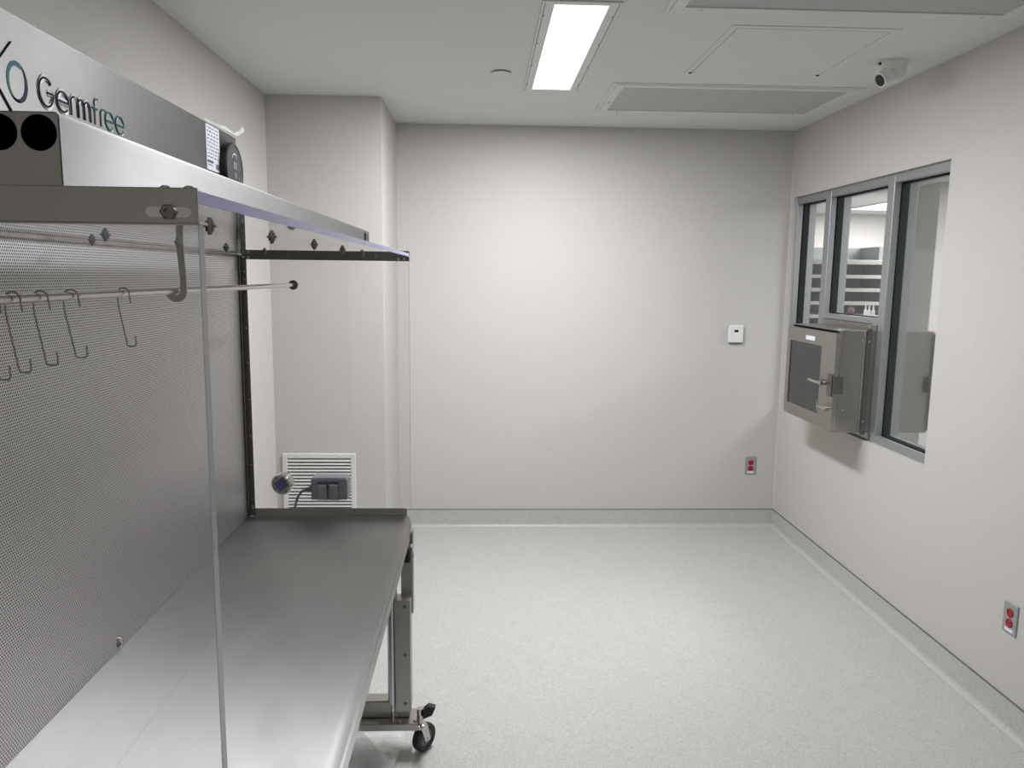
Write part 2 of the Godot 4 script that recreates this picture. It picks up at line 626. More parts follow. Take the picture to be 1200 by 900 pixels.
func diffuser(label, x0, x1, z0, z1):
	# perforated supply diffuser let into the ceiling
	var t = thing("air_diffuser", label, "vent", V((x0 + x1) / 2, CEIL, (z0 + z1) / 2))
	var st := S()
	var wd := 0.045
	for s in [[x0 - wd, z0 - wd, x0, z1 + wd], [x1, z0 - wd, x1 + wd, z1 + wd], [x0, z0 - wd, x1, z0], [x0, z1, x1, z1 + wd]]:
		bx(st, V(s[0], CEIL - 0.008, s[1]), V(s[2], CEIL, s[3]), 0.003)
	obj("frame", st, "white_metal", t)
	st = S()
	for s in [[x0 - wd - 0.018, z0 - wd - 0.018, x0 - wd, z1 + wd + 0.018], [x1 + wd, z0 - wd - 0.018, x1 + wd + 0.018, z1 + wd + 0.018], [x0 - wd, z0 - wd - 0.018, x1 + wd, z0 - wd], [x0 - wd, z1 + wd, x1 + wd, z1 + wd + 0.018]]:
		bx(st, V(s[0], CEIL - 0.004, s[1]), V(s[2], CEIL, s[3]), 0.0015)
	obj("trim_flange", st, "white_metal", t)
	st = S()
	bx(st, V(x0, CEIL - 0.003, z0), V(x1, CEIL, z1))
	obj("perforated_face", st, "perforated_white", t, "grey finely perforated face")
	for p in [[x0 - wd * 0.5, z0 + 0.2], [x1 + wd * 0.5, z0 + 0.2], [x0 + 0.06, z0 - wd * 0.5], [x1 - 0.06, z0 - wd * 0.5]]:
		st = S()
		cyl(st, V(p[0], CEIL - 0.010, p[1]), V(p[0], CEIL - 0.007, p[1]), 0.006, 12, 0.001)
		obj("screw", st, "brass" if p[1] > z0 else "bright_steel", t)

func ceiling_things():
	diffuser("perforated ceiling air diffuser between the access panel and the back wall", 0.69, 1.813, -4.43, -3.9)
	diffuser("perforated ceiling air diffuser on the far side of the access panel from the back wall", 0.693, 1.816, -2.768, -2.238)
	# access panel
	var t = thing("access_panel", "flush square white ceiling access panel between two air diffusers", "access panel", V(1.24, CEIL, -3.3))
	var st := S()
	var a := V(0.918, CEIL - 0.003, -3.642)
	var b2 := V(1.562, CEIL, -2.958)
	var g := 0.028
	for s in [[a.x, a.z, a.x + g, b2.z], [b2.x - g, a.z, b2.x, b2.z], [a.x + g, a.z, b2.x - g, a.z + g], [a.x + g, b2.z - g, b2.x - g, b2.z]]:
		bx(st, V(s[0], a.y, s[1]), V(s[2], b2.y, s[3]), 0.001)
	obj("frame", st, "ceiling_paint", t)
	g += 0.003
	box("door_leaf", V(a.x + g, CEIL - 0.0035, a.z + g), V(b2.x - g, CEIL, b2.z - g), "ceiling_paint", t, 0.001)
	for p in [[0.94, -3.62], [1.53, -3.62]]:
		st = S()
		cyl(st, V(p[0], CEIL - 0.006, p[1]), V(p[0], CEIL, p[1]), 0.008, 12)
		obj("latch", st, "rubber", t)
	# concealed sprinkler
	t = thing("sprinkler_cover", "round white sprinkler cover plate in the ceiling beside the panel light", "sprinkler", V(0.08, CEIL, -3.695))
	st = S()
	lathe(st, V(0.08, CEIL, -3.695), Vector3.DOWN, [Vector2(0.036, 0), Vector2(0.036, 0.007), Vector2(0, 0.007)], 28)
	obj("cup", st, "white_metal", t)
	st = S()
	lathe(st, V(0.08, CEIL - 0.007, -3.695), Vector3.DOWN, [Vector2(0, 0), Vector2(0.046, 0), Vector2(0.046, 0.001), Vector2(0.043, 0.0025), Vector2(0, 0.0025)], 32)
	obj("plate", st, "ceiling_paint", t)
	# turret camera
	t = thing("security_camera", "white turret security camera on the ceiling above the window", "camera", V(1.757, CEIL, -3.39))
	var o := V(1.757, CEIL, -3.39)
	st = S()
	lathe(st, o, Vector3.DOWN, [Vector2(0, 0), Vector2(0.062, 0), Vector2(0.062, 0.010), Vector2(0.059, 0.016), Vector2(0.053, 0.045), Vector2(0.044, 0.072), Vector2(0.030, 0.085), Vector2(0, 0.088)], 32)
	obj("base", st, "white_plastic", t)
	var c := o + V(-0.024, -0.062, 0.016)
	var dir := V(-0.86, -0.48, 0.16).normalized()
	st = S()
	var pr := []
	for i in 15:
		var an := PI * (0.12 + 0.76 * i / 14.0)
		pr.append(Vector2(0.040 * sin(an), -0.040 * cos(an)))
	lathe(st, c, dir, pr, 28)
	lathe(st, c, dir, [Vector2(0.033, 0.020), Vector2(0.033, 0.044), Vector2(0.029, 0.046), Vector2(0.027, 0.042), Vector2(0, 0.042)], 28)
	var ball = obj("eyeball", st, "white_plastic", t)
	st = S()
	lathe(st, c + dir * 0.0425, dir, [Vector2(0.025, 0.0), Vector2(0.025, 0.002), Vector2(0.014, 0.003), Vector2(0.012, 0.001), Vector2(0, 0.001)], 24)
	obj("lens_window", st, "black", ball)
	box("sensor_slot", o + V(-0.066, -0.016, 0.006), o + V(-0.056, -0.007, 0.018), "black", t, 0.001)

func window_unit():
	# double-glazed flush window: room-side frame, black spacer, far-side frame
	var o := Node3D.new()
	o.name = "window_1"
	o.set_meta("kind", "structure")
	add_child(o)
	var y0 := 0.843
	var y1 := 2.178
	var zf := -4.912
	var zn := -3.265
	var bays := [[-4.897, -4.497, 0.880, 2.135], [-4.430, -3.807, 1.472, 2.135], [-3.744, -3.30, 0.880, 2.135]]
	for side in [[1.999, 2.034, "frame"], [2.075, 2.119, "far_frame"]]:
		var xa: float = side[0]
		var xb: float = side[1]
		var nm: String = side[2]
		box(nm + "_head", V(xa, 2.135, zf), V(xb, y1, zn), "aluminium", o, 0.002)
		box(nm + "_sill", V(xa, y0, zf), V(xb, 0.880, zn), "aluminium", o, 0.002)
		box(nm + "_jamb", V(xa, 0.880, zf), V(xb, 2.135, -4.897), "aluminium", o, 0.002)
		box(nm + "_jamb", V(xa, 0.880, -3.30), V(xb, 2.135, zn), "aluminium", o, 0.002)
		box(nm + "_mullion", V(xa - 0.001, 0.870, -4.497), V(xb, 2.174, -4.430), "aluminium", o, 0.002)
		box(nm + "_mullion", V(xa - 0.001, 0.870, -3.807), V(xb, 2.174, -3.744), "aluminium", o, 0.002)
		box(nm + "_transom", V(xa, 1.442, -4.430), V(xb, 1.472, -3.807), "aluminium", o, 0.002)
	for bay in bays:
		var st := S()
		var e := 0.003
		for q in [[bay[0] - 0.01, bay[0] + e, bay[2] - 0.01, bay[3] + 0.01], [bay[1] - e, bay[1] + 0.01, bay[2] - 0.01, bay[3] + 0.01]]:
			bx(st, V(2.034, q[2], q[0]), V(2.075, q[3], q[1]))
		for q in [[bay[2] - 0.01, bay[2] + e], [bay[3] - e, bay[3] + 0.01]]:
			bx(st, V(2.034, q[0], bay[0] + e), V(2.075, q[1], bay[1] - e))
		obj("spacer", st, "glazing_rubber", o, "black glazing spacer")
		for x in [2.035, 2.070]:
			box("pane", V(x, bay[2] + e, bay[0] + e), V(x + 0.004, bay[3] - e, bay[1] - e), "window_glass", o)

func screw_at(p: Vector3, n: Vector3, r, m, parent, nm := "screw"):
	var st := S()
	lathe(st, p, n, [Vector2(r, 0), Vector2(r, r * 0.3), Vector2(r * 0.6, r * 0.6), Vector2(0, r * 0.65)], 10)
	return obj(nm, st, m, parent)

func pass_box():
	var t = thing("pass_through_box", "stainless steel pass-through box with glazed door mounted in the window", "pass box", V(1.9, 0.86, -4.06))
	var za := -4.428
	var zn := -3.802
	# mounting flange filling the window bay
	box("flange", V(XR + 0.013, 0.852, za), V(XR + 0.021, 1.441, zn), "steel", t, 0.001)
	# body: five sheets, open towards the door
	var st := S()
	var xa := 1.812
	var xb := XR + 0.318
	bx(st, V(xa, 0.885, zn - 0.004), V(xb, 1.41, zn), 0.0015)
	bx(st, V(xa, 0.885, -4.40), V(xb, 1.41, -4.396), 0.0015)
	bx(st, V(xa, 1.406, -4.396), V(xb, 1.41, zn - 0.004))
	bx(st, V(xa, 0.885, -4.396), V(xb, 0.889, zn - 0.004))
	obj("body", st, "steel", t)
	box("body_rim", V(xa - 0.004, 0.897, zn - 0.012), V(xa + 0.004, 1.40, zn + 0.004), "bright_steel", t, 0.002)
	box("top_rim", V(xa, 1.404, zn - 0.004), V(XR - 0.03, 1.414, zn + 0.004), "bright_steel", t, 0.002)
	box("corner_angle", V(XR - 0.045, 0.885, zn), V(XR - 0.042, 1.41, zn + 0.004), "bright_steel", t)
	box("corner_angle", V(XR - 0.03, 0.875, zn), V(XR - 0.006, 1.42, zn + 0.006), "dark_steel", t, 0.001)
	for p in [[XR - 0.055, 1.36], [XR - 0.02, 1.355], [XR - 0.055, 0.95], [XR - 0.02, 0.945]]:
		screw_at(V(p[0], p[1], zn + 0.004), V(0, 0, 1), 0.0055, "bright_steel", t, "rivet")
	for p in [[XR - 0.13, 1.06], [XR - 0.13, 1.00]]:
		screw_at(V(p[0], p[1], zn), V(0, 0, 1), 0.004, "steel", t, "rivet")
	for p in [-4.36, -4.17, -3.98, -3.87]:
		screw_at(V(XR + 0.013, 1.428, p), V(-1, 0, 0), 0.005, "bright_steel", t, "rivet")
	# hinged doors on both sides
	for side in [[1.777, 1.801, -1.0], [XR + 0.324, XR + 0.348, 1.0]]:
		var da: float = side[0]
		var db: float = side[1]
		var fx: float = da if side[2] < 0 else db
		var dz0 := -4.382
		var dz1 := -3.772
		var gy0 := 0.962
		var gy1 := 1.320
		var gz0 := -4.340
		var gz1 := -3.933
		st = S()
		# door leaf: rounded outline, ring round the glass
		var rim := 0.022
		var ol := []
		for q in [[dz1 - rim, 1.397 - rim, 0], [dz0 + rim, 1.397 - rim, 90], [dz0 + rim, 0.897 + rim, 180], [dz1 - rim, 0.897 + rim, 270]]:
			ol.append_array(arc(Vector2(q[0], q[1]), rim, q[2], q[2] + 90, 6))
		ol.append(ol[0] + Vector2(0, -1e-5))
		ol.append_array([Vector2(gz1, gy1 - 1e-5), Vector2(gz1, gy0), Vector2(gz0, gy0), Vector2(gz0, gy1), Vector2(gz1, gy1)])
		extrude(st, ol, V(da, 0, 0), V(0, 0, 1), V(0, 1, 0), V(db - da, 0, 0), 20.0)
		var d = obj("door", st, "steel", t, "glazed stainless door")
		d.position = -t.position
		box("gasket", V(da + 0.004, gy0 - 0.002, gz0 - 0.002), V(da + 0.007, gy1 + 0.002, gz1 + 0.002), "door_glass", d)
		# seal ring only round the edge
		st = S()
		var sa: float = db if side[2] < 0 else da - 0.010
		for q in [[0.905, 0.935, -4.372, -3.782], [1.372, 1.394, -4.372, -3.782], [0.935, 1.372, -4.372, -4.350], [0.935, 1.372, -3.804, -3.782]]:
			bx(st, V(sa, q[0], q[2]), V(sa + 0.010, q[1], q[3]), 0.002)
		obj("door_seal", st, "bright_steel", d)
		if side[2] < 0:
			box("sticker", V(fx - 0.001, 1.340, -4.135), V(fx, 1.363, -4.02), "paper", d, 0.0, "small white printed sticker")
		# latch: keeper on the edge, lever and pull
		var sx: float = side[2]
		box("latch_keeper", V(fx - 0.006 if sx < 0 else fx, 1.075, -3.832), V(fx if sx < 0 else fx + 0.006, 1.19, -3.782), "dark_steel", d, 0.003)
		box("latch_keeper", V(fx + 0.002 if sx < 0 else fx - 0.05, 1.09, dz1), V(fx + 0.05 if sx < 0 else fx - 0.002, 1.18, dz1 + 0.006), "dark_steel", d, 0.003)
		st = S()
		cyl(st, V(fx + sx * 0.004, 1.135, -3.85), V(fx + sx * 0.036, 1.135, -3.85), 0.011, 16, 0.002)
		tube(st, [V(fx + sx * 0.032, 1.137, -3.835), V(fx + sx * 0.036, 1.137, -3.89), V(fx + sx * 0.036, 1.139, -3.98)], 0.0085, 10)
		obj("lever", st, "bright_steel", d, "chrome latch lever")
		st = S()
		cyl(st, V(fx, 1.012, -3.82), V(fx + sx * 0.03, 1.012, -3.82), 0.006, 12)
		tube(st, [V(fx + sx * 0.026, 1.012, -3.77), V(fx + sx * 0.03, 1.012, -3.83), V(fx + sx * 0.03, 1.012, -3.87)], 0.007, 10)
		tube(st, [V(fx + sx * 0.03, 1.04, -3.87), V(fx + sx * 0.03, 0.985, -3.87)], 0.005, 10)
		obj("pull", st, "bright_steel", d, "chrome door pull")

func outlet(label, o: Vector3, right: Vector3, n: Vector3):
	var t = thing("power_outlet", label, "outlet", o)
	var at := func(x, y, d) -> Vector3:
		return o + right * x + Vector3.UP * y + n * d
	var st := S()
	bx(st, at.call(-0.0365, -0.0585, 0.0), at.call(0.0365, 0.0585, 0.006), 0.0025)
	obj("faceplate", st, "aluminium", t)
	for y in [0.0195, -0.0195]:
		st = S()
		lathe(st, at.call(0, y, 0.004), n, [Vector2(0, 0), Vector2(0.0175, 0), Vector2(0.0175, 0.004), Vector2(0.016, 0.005), Vector2(0.0125, 0.005), Vector2(0.0115, 0.0035), Vector2(0, 0.0035)], 24)
		obj("socket", st, "red_plastic", t, "red round socket")
	st = S()
	cyl(st, at.call(0, 0, 0.006), at.call(0, 0, 0.0072), 0.003, 10)
	obj("screw", st, "bright_steel", t)
	st = S()
	bx(st, at.call(-0.022, -0.052, 0.006), at.call(0.022, -0.0395, 0.0064))
	obj("circuit_sticker", st, "paper", t)

func wall_things():
	outlet("grey steel plate with red duplex sockets on the back wall under the sensor", V(1.806, 0.424, ZB), V(1, 0, 0), V(0, 0, 1))
	outlet("grey steel plate with red duplex sockets on the window wall", V(XR, 0.424, -2.631), V(0, 0, 1), V(-1, 0, 0))
	# wall sensor
	var t = thing("wall_sensor", "white wall sensor with tiny black display on the back wall", "thermostat", V(1.655, 1.306, ZB))
	box("housing", V(1.607, 1.249, ZB), V(1.703, 1.364, ZB + 0.026), "white_plastic", t, 0.005)
	box("back_plate", V(1.613, 1.244, ZB), V(1.70, 1.36, ZB + 0.010), "grey_plastic", t, 0.001)
	box("display", V(1.641, 1.3185, ZB + 0.0255), V(1.668, 1.334, ZB + 0.0266), "black", t)
	box("button", V(1.678, 1.258, ZB + 0.0255), V(1.69, 1.266, ZB + 0.0268), "white_metal", t)
	# return grille on the chase
	var x0 := -1.112
	var x1 := -0.704
	var y1 := 0.669
	var y0 := 0.262
	t = thing("return_grille", "white louvred air return grille low on the chase", "vent", V((x0 + x1) / 2, y0, ZC))
	var st := S()
	var bw := 0.028
	for q in [[x0, y0, x0 + bw, y1], [x1 - bw, y0, x1, y1], [x0 + bw, y0, x1 - bw, y0 + bw], [x0 + bw, y1 - bw, x1 - bw, y1]]:
		bx(st, V(q[0], q[1], ZC), V(q[2], q[3], ZC + 0.012), 0.004)
	obj("frame", st, "white_metal", t)
	var pitch := 0.0188
	var yy := y1 - bw - 0.008
	while yy > y0 + bw + 0.006:
		st = S()
		extrude(st, [Vector2(0.001, 0.0045), Vector2(0.0025, 0.0055), Vector2(0.0125, -0.004), Vector2(0.0108, -0.0055)], V(x0 + bw, yy - 0.004, ZC), V(0, 0, 1), V(0, 1, 0), V(x1 - x0 - 2 * bw, 0, 0))
		obj("slat", st, "white_metal", t)
		yy -= pitch
	for x in [x0 + 0.085, x1 - 0.085]:
		screw_at(V(x, y1 - 0.013, ZC + 0.012), V(0, 0, 1), 0.005, "white_metal", t)

# =====================================================================
func stroke(st, pts: Array, r, depth, squash):
	# pts in (s, y): s runs along the fascia away from the viewer
	var ps := []
	for p in pts:
		ps.append(V(BX + depth, p.y, -p.x))
	tube(st, ps, r, 8, V(1, 0, 0), squash)

func letter(kind: String, s: float, w: float, base: float, xh: float) -> Array:
	var c := Vector2(s + w / 2, base + xh / 2)
	match kind:
		"G":
			var h := 0.050
			var cc := Vector2(s + w / 2, base + h / 2 - 0.002)
			var a := arc(cc, w / 2, 42, 360, 22, h / 2)
			a.append(cc + Vector2(0.004, 0.0))
			return [a]
		"e":
			var a := [c + Vector2(-w / 2, 0.0), c + Vector2(w / 2, 0.0)]
			a.append_array(arc(c, w / 2, 8, 318, 20, xh / 2))
			return [a]
		"r":
			var a := [Vector2(s, base), Vector2(s, base + xh * 0.62)]
			a.append_array(arc(Vector2(s + w, base + xh * 0.62), w, 170, 80, 7, xh * 0.38))
			return [a]
		"m":
			var q := w / 4
			var r := [[Vector2(s, base), Vector2(s, base + xh)]]
			for k in 2:
				var x0 := s + w * 0.5 * k
				var a := [Vector2(x0, base), Vector2(x0, base + xh * 0.65)]
				a.append_array(arc(Vector2(x0 + q, base + xh * 0.65), q, 180, 0, 10, xh * 0.35))
				a.append(Vector2(x0 + 2 * q, base))
				r.append(a)
			return r
		"f":
			var a := [Vector2(s + w * 0.35, base), Vector2(s + w * 0.35, base + 0.04)]
			a.append_array(arc(Vector2(s + w * 0.9, base + 0.04), w * 0.55, 180, 80, 7, 0.012))
			return [a, [Vector2(s, base + xh * 0.88), Vector2(s + w * 0.85, base + xh * 0.88)]]
	return []

func workstation():
	var t = thing("clean_bench", "long stainless steel laminar flow workbench with perforated back screen and clear ends", "workbench", V(-0.6, 0, -1.63))
	var L := Z0 - Z1
	# --- worktop with rolled front edge
	var pr := [Vector2(-0.80, TOP - 0.02), Vector2(-0.80, TOP)]
	pr.append_array(arc(Vector2(FX - 0.022, TOP - 0.020), 0.020, 90, 10, 8))
	pr.append_array([Vector2(FX - 0.002, TOP - 0.028), Vector2(FX + 0.002, TOP - 0.031), Vector2(FX + 0.002, TOP - 0.036), Vector2(FX, TOP - 0.038), Vector2(FX, TOP - 0.072), Vector2(FX - 0.004, TOP - 0.075), Vector2(FX - 0.03, TOP - 0.075), Vector2(FX - 0.03, TOP - 0.045), Vector2(-0.78, TOP - 0.04)])
	var st := S()
	extrude(st, pr, V(0, 0, Z1), V(1, 0, 0), V(0, 1, 0), V(0, 0, L))
	obj("worktop", st, "worktop_steel", t, "brushed stainless steel worktop with rolled front edge")
	# far-end upstand with rounded corner
	var up := [Vector2(-0.779, TOP), Vector2(-0.256, TOP)]
	up.append_array(arc(Vector2(-0.263, TOP + 0.020), 0.007, 0, 90, 5))
	up.append_array([Vector2(-0.779, TOP + 0.027)])
	st = S()
	extrude(st, up, V(0, 0, Z1 + 0.003), V(1, 0, 0), V(0, 1, 0), V(0, 0, 0.004))
	obj("end_upstand", st, "steel", t)
	box("end_bead", V(-0.779, TOP, Z1 + 0.007), V(-0.258, TOP + 0.003, Z1 + 0.010), "bright_steel", t, 0.001)
	# --- plenum, screen and fascia
	box("plenum", V(-1.10, 0.45, Z1), V(BX - 0.006, 2.09, Z0), "steel", t, 0.003)
	st = S()
	bx(st, V(BX - 0.004, TOP + 0.001, Z1 + 0.012), V(BX, 1.722, Z0 - 0.012))
	obj("perforated_screen", st, "perforated_steel", t, "perforated steel back screen")
	st = S()
	bx(st, V(BX - 0.006, 1.737, Z1), V(BX, 2.094, Z0), 0.004)
	var fas = obj("fascia", st, "fascia_steel", t, "brushed steel fascia with lettering")
	logo(fas)
	screw_at(V(BX, 0.857, -1.624), V(1, 0, 0), 0.011, "bright_steel", t, "screen_bolt")
	box("screen_rail", V(BX, 1.7215, Z1 + 0.02), V(BX + 0.008, 1.7245, Z0 - 0.02), "bright_steel", t, 0.001)
	for z in [Z1 + 0.004, Z0 - 0.004]:
		var s := 1.0 if z < -1.5 else -1.0
		st = S()
		bx(st, V(BX, TOP + 0.002, z), V(BX + 0.022, 1.722, z + s * 0.006), 0.001)
		bx(st, V(BX + 0.001, TOP + 0.002, z + s * 0.006), V(BX + 0.006, 1.722, z + s * 0.02), 0.001)
		var post = obj("end_post", st, "dark_steel", t)
		for y in [0.875, 0.90, 1.02, 1.12, 1.245, 1.37, 1.485, 1.62, 1.645, 1.67]:
			screw_at(V(BX + 0.015, y, z + s * 0.006), V(0, 0, s), 0.004, "bright_steel", post)
	# --- clear roof and ends
	box("roof_sheet", V(BX + 0.001, ROOF, Z1 + 0.013), V(FX - 0.001, ROOF + 0.010, Z0 - 0.004), "clear_acrylic", t, 0.0, "clear acrylic roof sheet")
	box("roof_edge", V(FX - 0.0008, ROOF, Z1 + 0.013), V(FX, ROOF + 0.010, Z0 - 0.004), "acrylic_edge", t, 0.0, "lavender polished edge of the clear roof")
	box("end_panel", V(BX + 0.024, TOP + 0.004, Z0 - 0.018), V(FX - 0.002, 1.706, Z0 - 0.006), "clear_acrylic", t, 0.0, "clear acrylic end panel")
	box("end_panel_edge", V(FX - 0.0018, TOP + 0.004, Z0 - 0.018), V(FX - 0.001, 1.706, Z0 - 0.006), "panel_edge", t)
	box("end_panel", V(BX + 0.024, TOP + 0.03, Z1 - 0.008), V(FX - 0.002, 1.706, Z1), "clear_acrylic", t, 0.0, "clear acrylic end panel")
	box("end_panel_edge", V(FX - 0.0018, TOP + 0.03, Z1 - 0.008), V(FX - 0.001, 1.706, Z1), "panel_edge", t)
	# --- end rims (channels)
	st = S()
	bx(st, V(BX - 0.004, 1.707, Z0 - 0.003), V(FX + 0.001, 1.737, Z0), 0.0012)
	bx(st, V(BX - 0.004, 1.707, Z0 - 0.022), V(FX + 0.001, 1.7095, Z0 - 0.003))
	var rim = obj("end_rim", st, "steel", t)
	st = S()
	var sl := arc(Vector2(-0.2505, 1.7165), 0.0042, -90, 90, 6)
	sl.append_array(arc(Vector2(-0.280, 1.7165), 0.0042, 90, 270, 6))
	extrude(st, sl, V(0, 0, Z0), V(1, 0, 0), V(0, 1, 0), V(0, 0, 0.0006))
	obj("slot", st, "bright_steel", rim)
	st = S()
	lathe(st, V(-0.265, 1.7168, Z0 + 0.0006), V(0, 0, 1), [Vector2(0.0068, 0), Vector2(0.0068, 0.003), Vector2(0.005, 0.0045), Vector2(0.003, 0.0045), Vector2(0.0028, 0.002), Vector2(0, 0.002)], 6)
	obj("bolt", st, "dark_steel", rim)
	st = S()
	bx(st, V(BX + 0.006, 1.7095, Z1), V(FX + 0.001, 1.7255, Z1 + 0.012), 0.001)
	bx(st, V(BX + 0.006, 1.7265, Z1), V(FX + 0.001, 1.743, Z1 + 0.0105), 0.001)
	bx(st, V(BX + 0.006, 1.725, Z1 + 0.001), V(FX, 1.727, Z1 + 0.008))
	rim = obj("end_rim", st, "dark_steel", t)
	for p in [[-0.782, 1.7365], [-0.764, 1.7365], [-0.782, 1.7165], [-0.764, 1.7165], [-0.278, 1.7165], [-0.258, 1.7165], [-0.268, 1.737]]:
		screw_at(V(p[0], p[1], Z1 + 0.012), V(0, 0, 1), 0.0045, "bright_steel", rim)
	for x in [-0.272, -0.252]:
		screw_at(V(x, 1.737, Z0 - 0.012), V(0, 1, 0), 0.0045, "bright_steel", t, "roof_bolt")
	# --- lamp housing on the roof
	var hx0 := -0.64
	var hx1 := -0.360
	var hz0 := -0.690
	var hz1 := -2.485
	st = S()
	var hy0 := 1.7365
	var hy1 := 1.800
	var cr := 0.0045
	var shell := []
	for q in [[hx1 - cr, hy1 - cr, 0], [hx0 + cr, hy1 - cr, 90], [hx0 + cr, hy0 + cr, 180], [hx1 - cr, hy0 + cr, 270]]:
		shell.append_array(arc(Vector2(q[0], q[1]), cr, q[2], q[2] + 90, 5))
	shell.append(shell[0] + Vector2(0, -1e-5))
	shell.append_array([Vector2(hx1 - 0.0018, hy1 - 0.0018 - 1e-5), Vector2(hx1 - 0.0018, hy0 + 0.0018), Vector2(hx0 + 0.0018, hy0 + 0.0018), Vector2(hx0 + 0.0018, hy1 - 0.0018), Vector2(hx1 - 0.0018, hy1 - 0.0018)])
	extrude(st, shell, V(0, 0, hz1), V(1, 0, 0), V(0, 1, 0), V(0, 0, hz0 - hz1))
	var hs = obj("lamp_housing", st, "fascia_steel", t, "brushed steel lamp housing lying on the clear roof")
	# end plates; the near one is pierced by a row of cable holes
	box("end_plate", V(hx0 + 0.0018, hy0 + 0.0018, hz1 + 0.001), V(hx1 - 0.0018, hy1 - 0.0018, hz1 + 0.003), "fascia_steel", hs)
	st = S()
	var ex1 := hx1 - 0.001
	var holes := [-0.3775, -0.4105, -0.4435]
	var cuts := [ex1, -0.394, -0.427, -0.460]
	for k in 3:
		var c := Vector2(holes[k], 1.7825)
		var n := 40
		var rr := 0.0152
		var inn := []
		var outp := []
		for i in n:
			var an := TAU * (i + 0.5) / n
			var d := Vector2(cos(an), sin(an))
			inn.append(c + d * rr)
			var tx: float = ((cuts[k] if d.x > 0 else cuts[k + 1]) - c.x) / d.x
			var ty: float = ((hy1 - 0.001 if d.y > 0 else hy0 + 0.001) - c.y) / d.y
			outp.append(c + d * minf(tx, ty))
		for i in n:
			var j := (i + 1) % n
			poly(st, [V(outp[i].x, outp[i].y, hz0 + 0.0005), V(outp[j].x, outp[j].y, hz0 + 0.0005), V(inn[j].x, inn[j].y, hz0 + 0.0005), V(inn[i].x, inn[i].y, hz0 + 0.0005)], V(0, 0, 1))
			var m: Vector2 = c - (inn[i] + inn[j]) / 2
			poly(st, [V(inn[i].x, inn[i].y, hz0 + 0.0005), V(inn[j].x, inn[j].y, hz0 + 0.0005), V(inn[j].x, inn[j].y, hz0 - 0.003), V(inn[i].x, inn[i].y, hz0 - 0.003)], V(m.x, m.y, 0))
		# corner gaps between the fan and the cell
		for cx in [cuts[k], cuts[k + 1]]:
			for cy in [hy0 + 0.001, hy1 - 0.001]:
				var best := []
				for i in n:
					var j := (i + 1) % n
					var p: Vector2 = outp[i]
					var q: Vector2 = outp[j]
					if (absf(p.x - cx) < 1e-6 and absf(q.y - cy) < 1e-6) or (absf(p.y - cy) < 1e-6 and absf(q.x - cx) < 1e-6):
						best = [p, q]
				if best:
					poly(st, [V(best[0].x, best[0].y, hz0 + 0.0005), V(cx, cy, hz0 + 0.0005), V(best[1].x, best[1].y, hz0 + 0.0005)], V(0, 0, 1))
	poly(st, [V(hx0 + 0.001, hy0 + 0.001, hz0 + 0.0005), V(cuts[3], hy0 + 0.001, hz0 + 0.0005), V(cuts[3], hy1 - 0.001, hz0 + 0.0005), V(hx0 + 0.001, hy1 - 0.001, hz0 + 0.0005)], V(0, 0, 1))
	obj("end_plate", st, "steel", hs, "steel end plate pierced by round cable holes")
	st = S()
	var fo := [Vector2(0, 0.002), Vector2(0.028, 0.001), Vector2(0.044, 0.006), Vector2(0.05, 0.018), Vector2(0.038, 0.031), Vector2(0.024, 0.028), Vector2(0.012, 0.034), Vector2(0.01, 0.018)]
	extrude(st, fo, V(hx1, 1.757, hz1 + 0.105), V(0, 0, -1.7), V(0, 1, 0), V(0.003, 0, 0))
	obj("foam_scrap", st, "rubber", hs, "torn scrap of black foam")
	# --- bolts through the roof
	for p in [[-0.348, -1.01], [-0.345, -1.29], [-0.343, -1.6], [-0.345, -1.93], [-0.345, -2.24], [-0.345, -2.5], [-0.612, -1.29], [-0.606, -1.575], [-0.608, -1.87], [-0.61, -2.2], [-0.612, -2.46], [-0.747, -1.52]]:
		st = S()
		var q := V(p[0], ROOF - 0.0002, p[1])
		lathe(st, q, Vector3.DOWN, [Vector2(0.0085, 0), Vector2(0.0085, 0.0015), Vector2(0.0055, 0.0015), Vector2(0.0055, 0.0065), Vector2(0.003, 0.0068), Vector2(0.003, 0.0105), Vector2(0, 0.011)], 12)
		obj("roof_bolt", st, "dark_steel", t)
	# --- hanging rail
	st = S()
	cyl(st, V(-0.624, 1.628, Z1 + 0.001), V(-0.624, 1.628, Z0 - 0.019), 0.0066, 16)
	var rail = obj("hanging_rail", st, "bright_steel", t)
	st = S()
	lathe(st, V(-0.624, 1.628, Z1 + 0.001), V(0, 0, 1), [Vector2(0.016, 0), Vector2(0.016, 0.004), Vector2(0.010, 0.006), Vector2(0, 0.006)], 20)
	obj("flange", st, "dark_steel", rail)
	# J-shaped strap holding the rail
	var jo := [Vector2(0.018, 0.098), Vector2(0.004, 0.098), Vector2(0.0085, 0.03), Vector2(0.008, 0.0)]
	jo.append_array(arc(Vector2(0, 0), 0.0075, 0, -180, 8))
	jo.append_array([Vector2(-0.012, 0.001), Vector2(-0.0195, 0.001)])
	jo.append_array(arc(Vector2(0, -0.001), 0.0215, 182, 360, 12))
	jo.append(Vector2(0.0215, 0.03))
	st = S()
	extrude(st, jo, V(-0.624, 1.6275, -1.602), V(1, 0, 0), V(0, 1, 0), V(0, 0, 0.004))
	obj("rail_strap", st, "steel", t)
	gauge(t)
	under_frame(t)
	socket_box(t)
	# strip of loose tape along the far top corner of the fascia
	st = S()
	var pa := [[-2.30, 0.0, 0.0], [-2.36, 0.004, 0.002], [-2.42, 0.002, 0.006], [-2.48, 0.006, 0.004], [-2.54, 0.003, 0.010], [-2.585, 0.012, 0.008], [-2.615, 0.030, 0.016]]
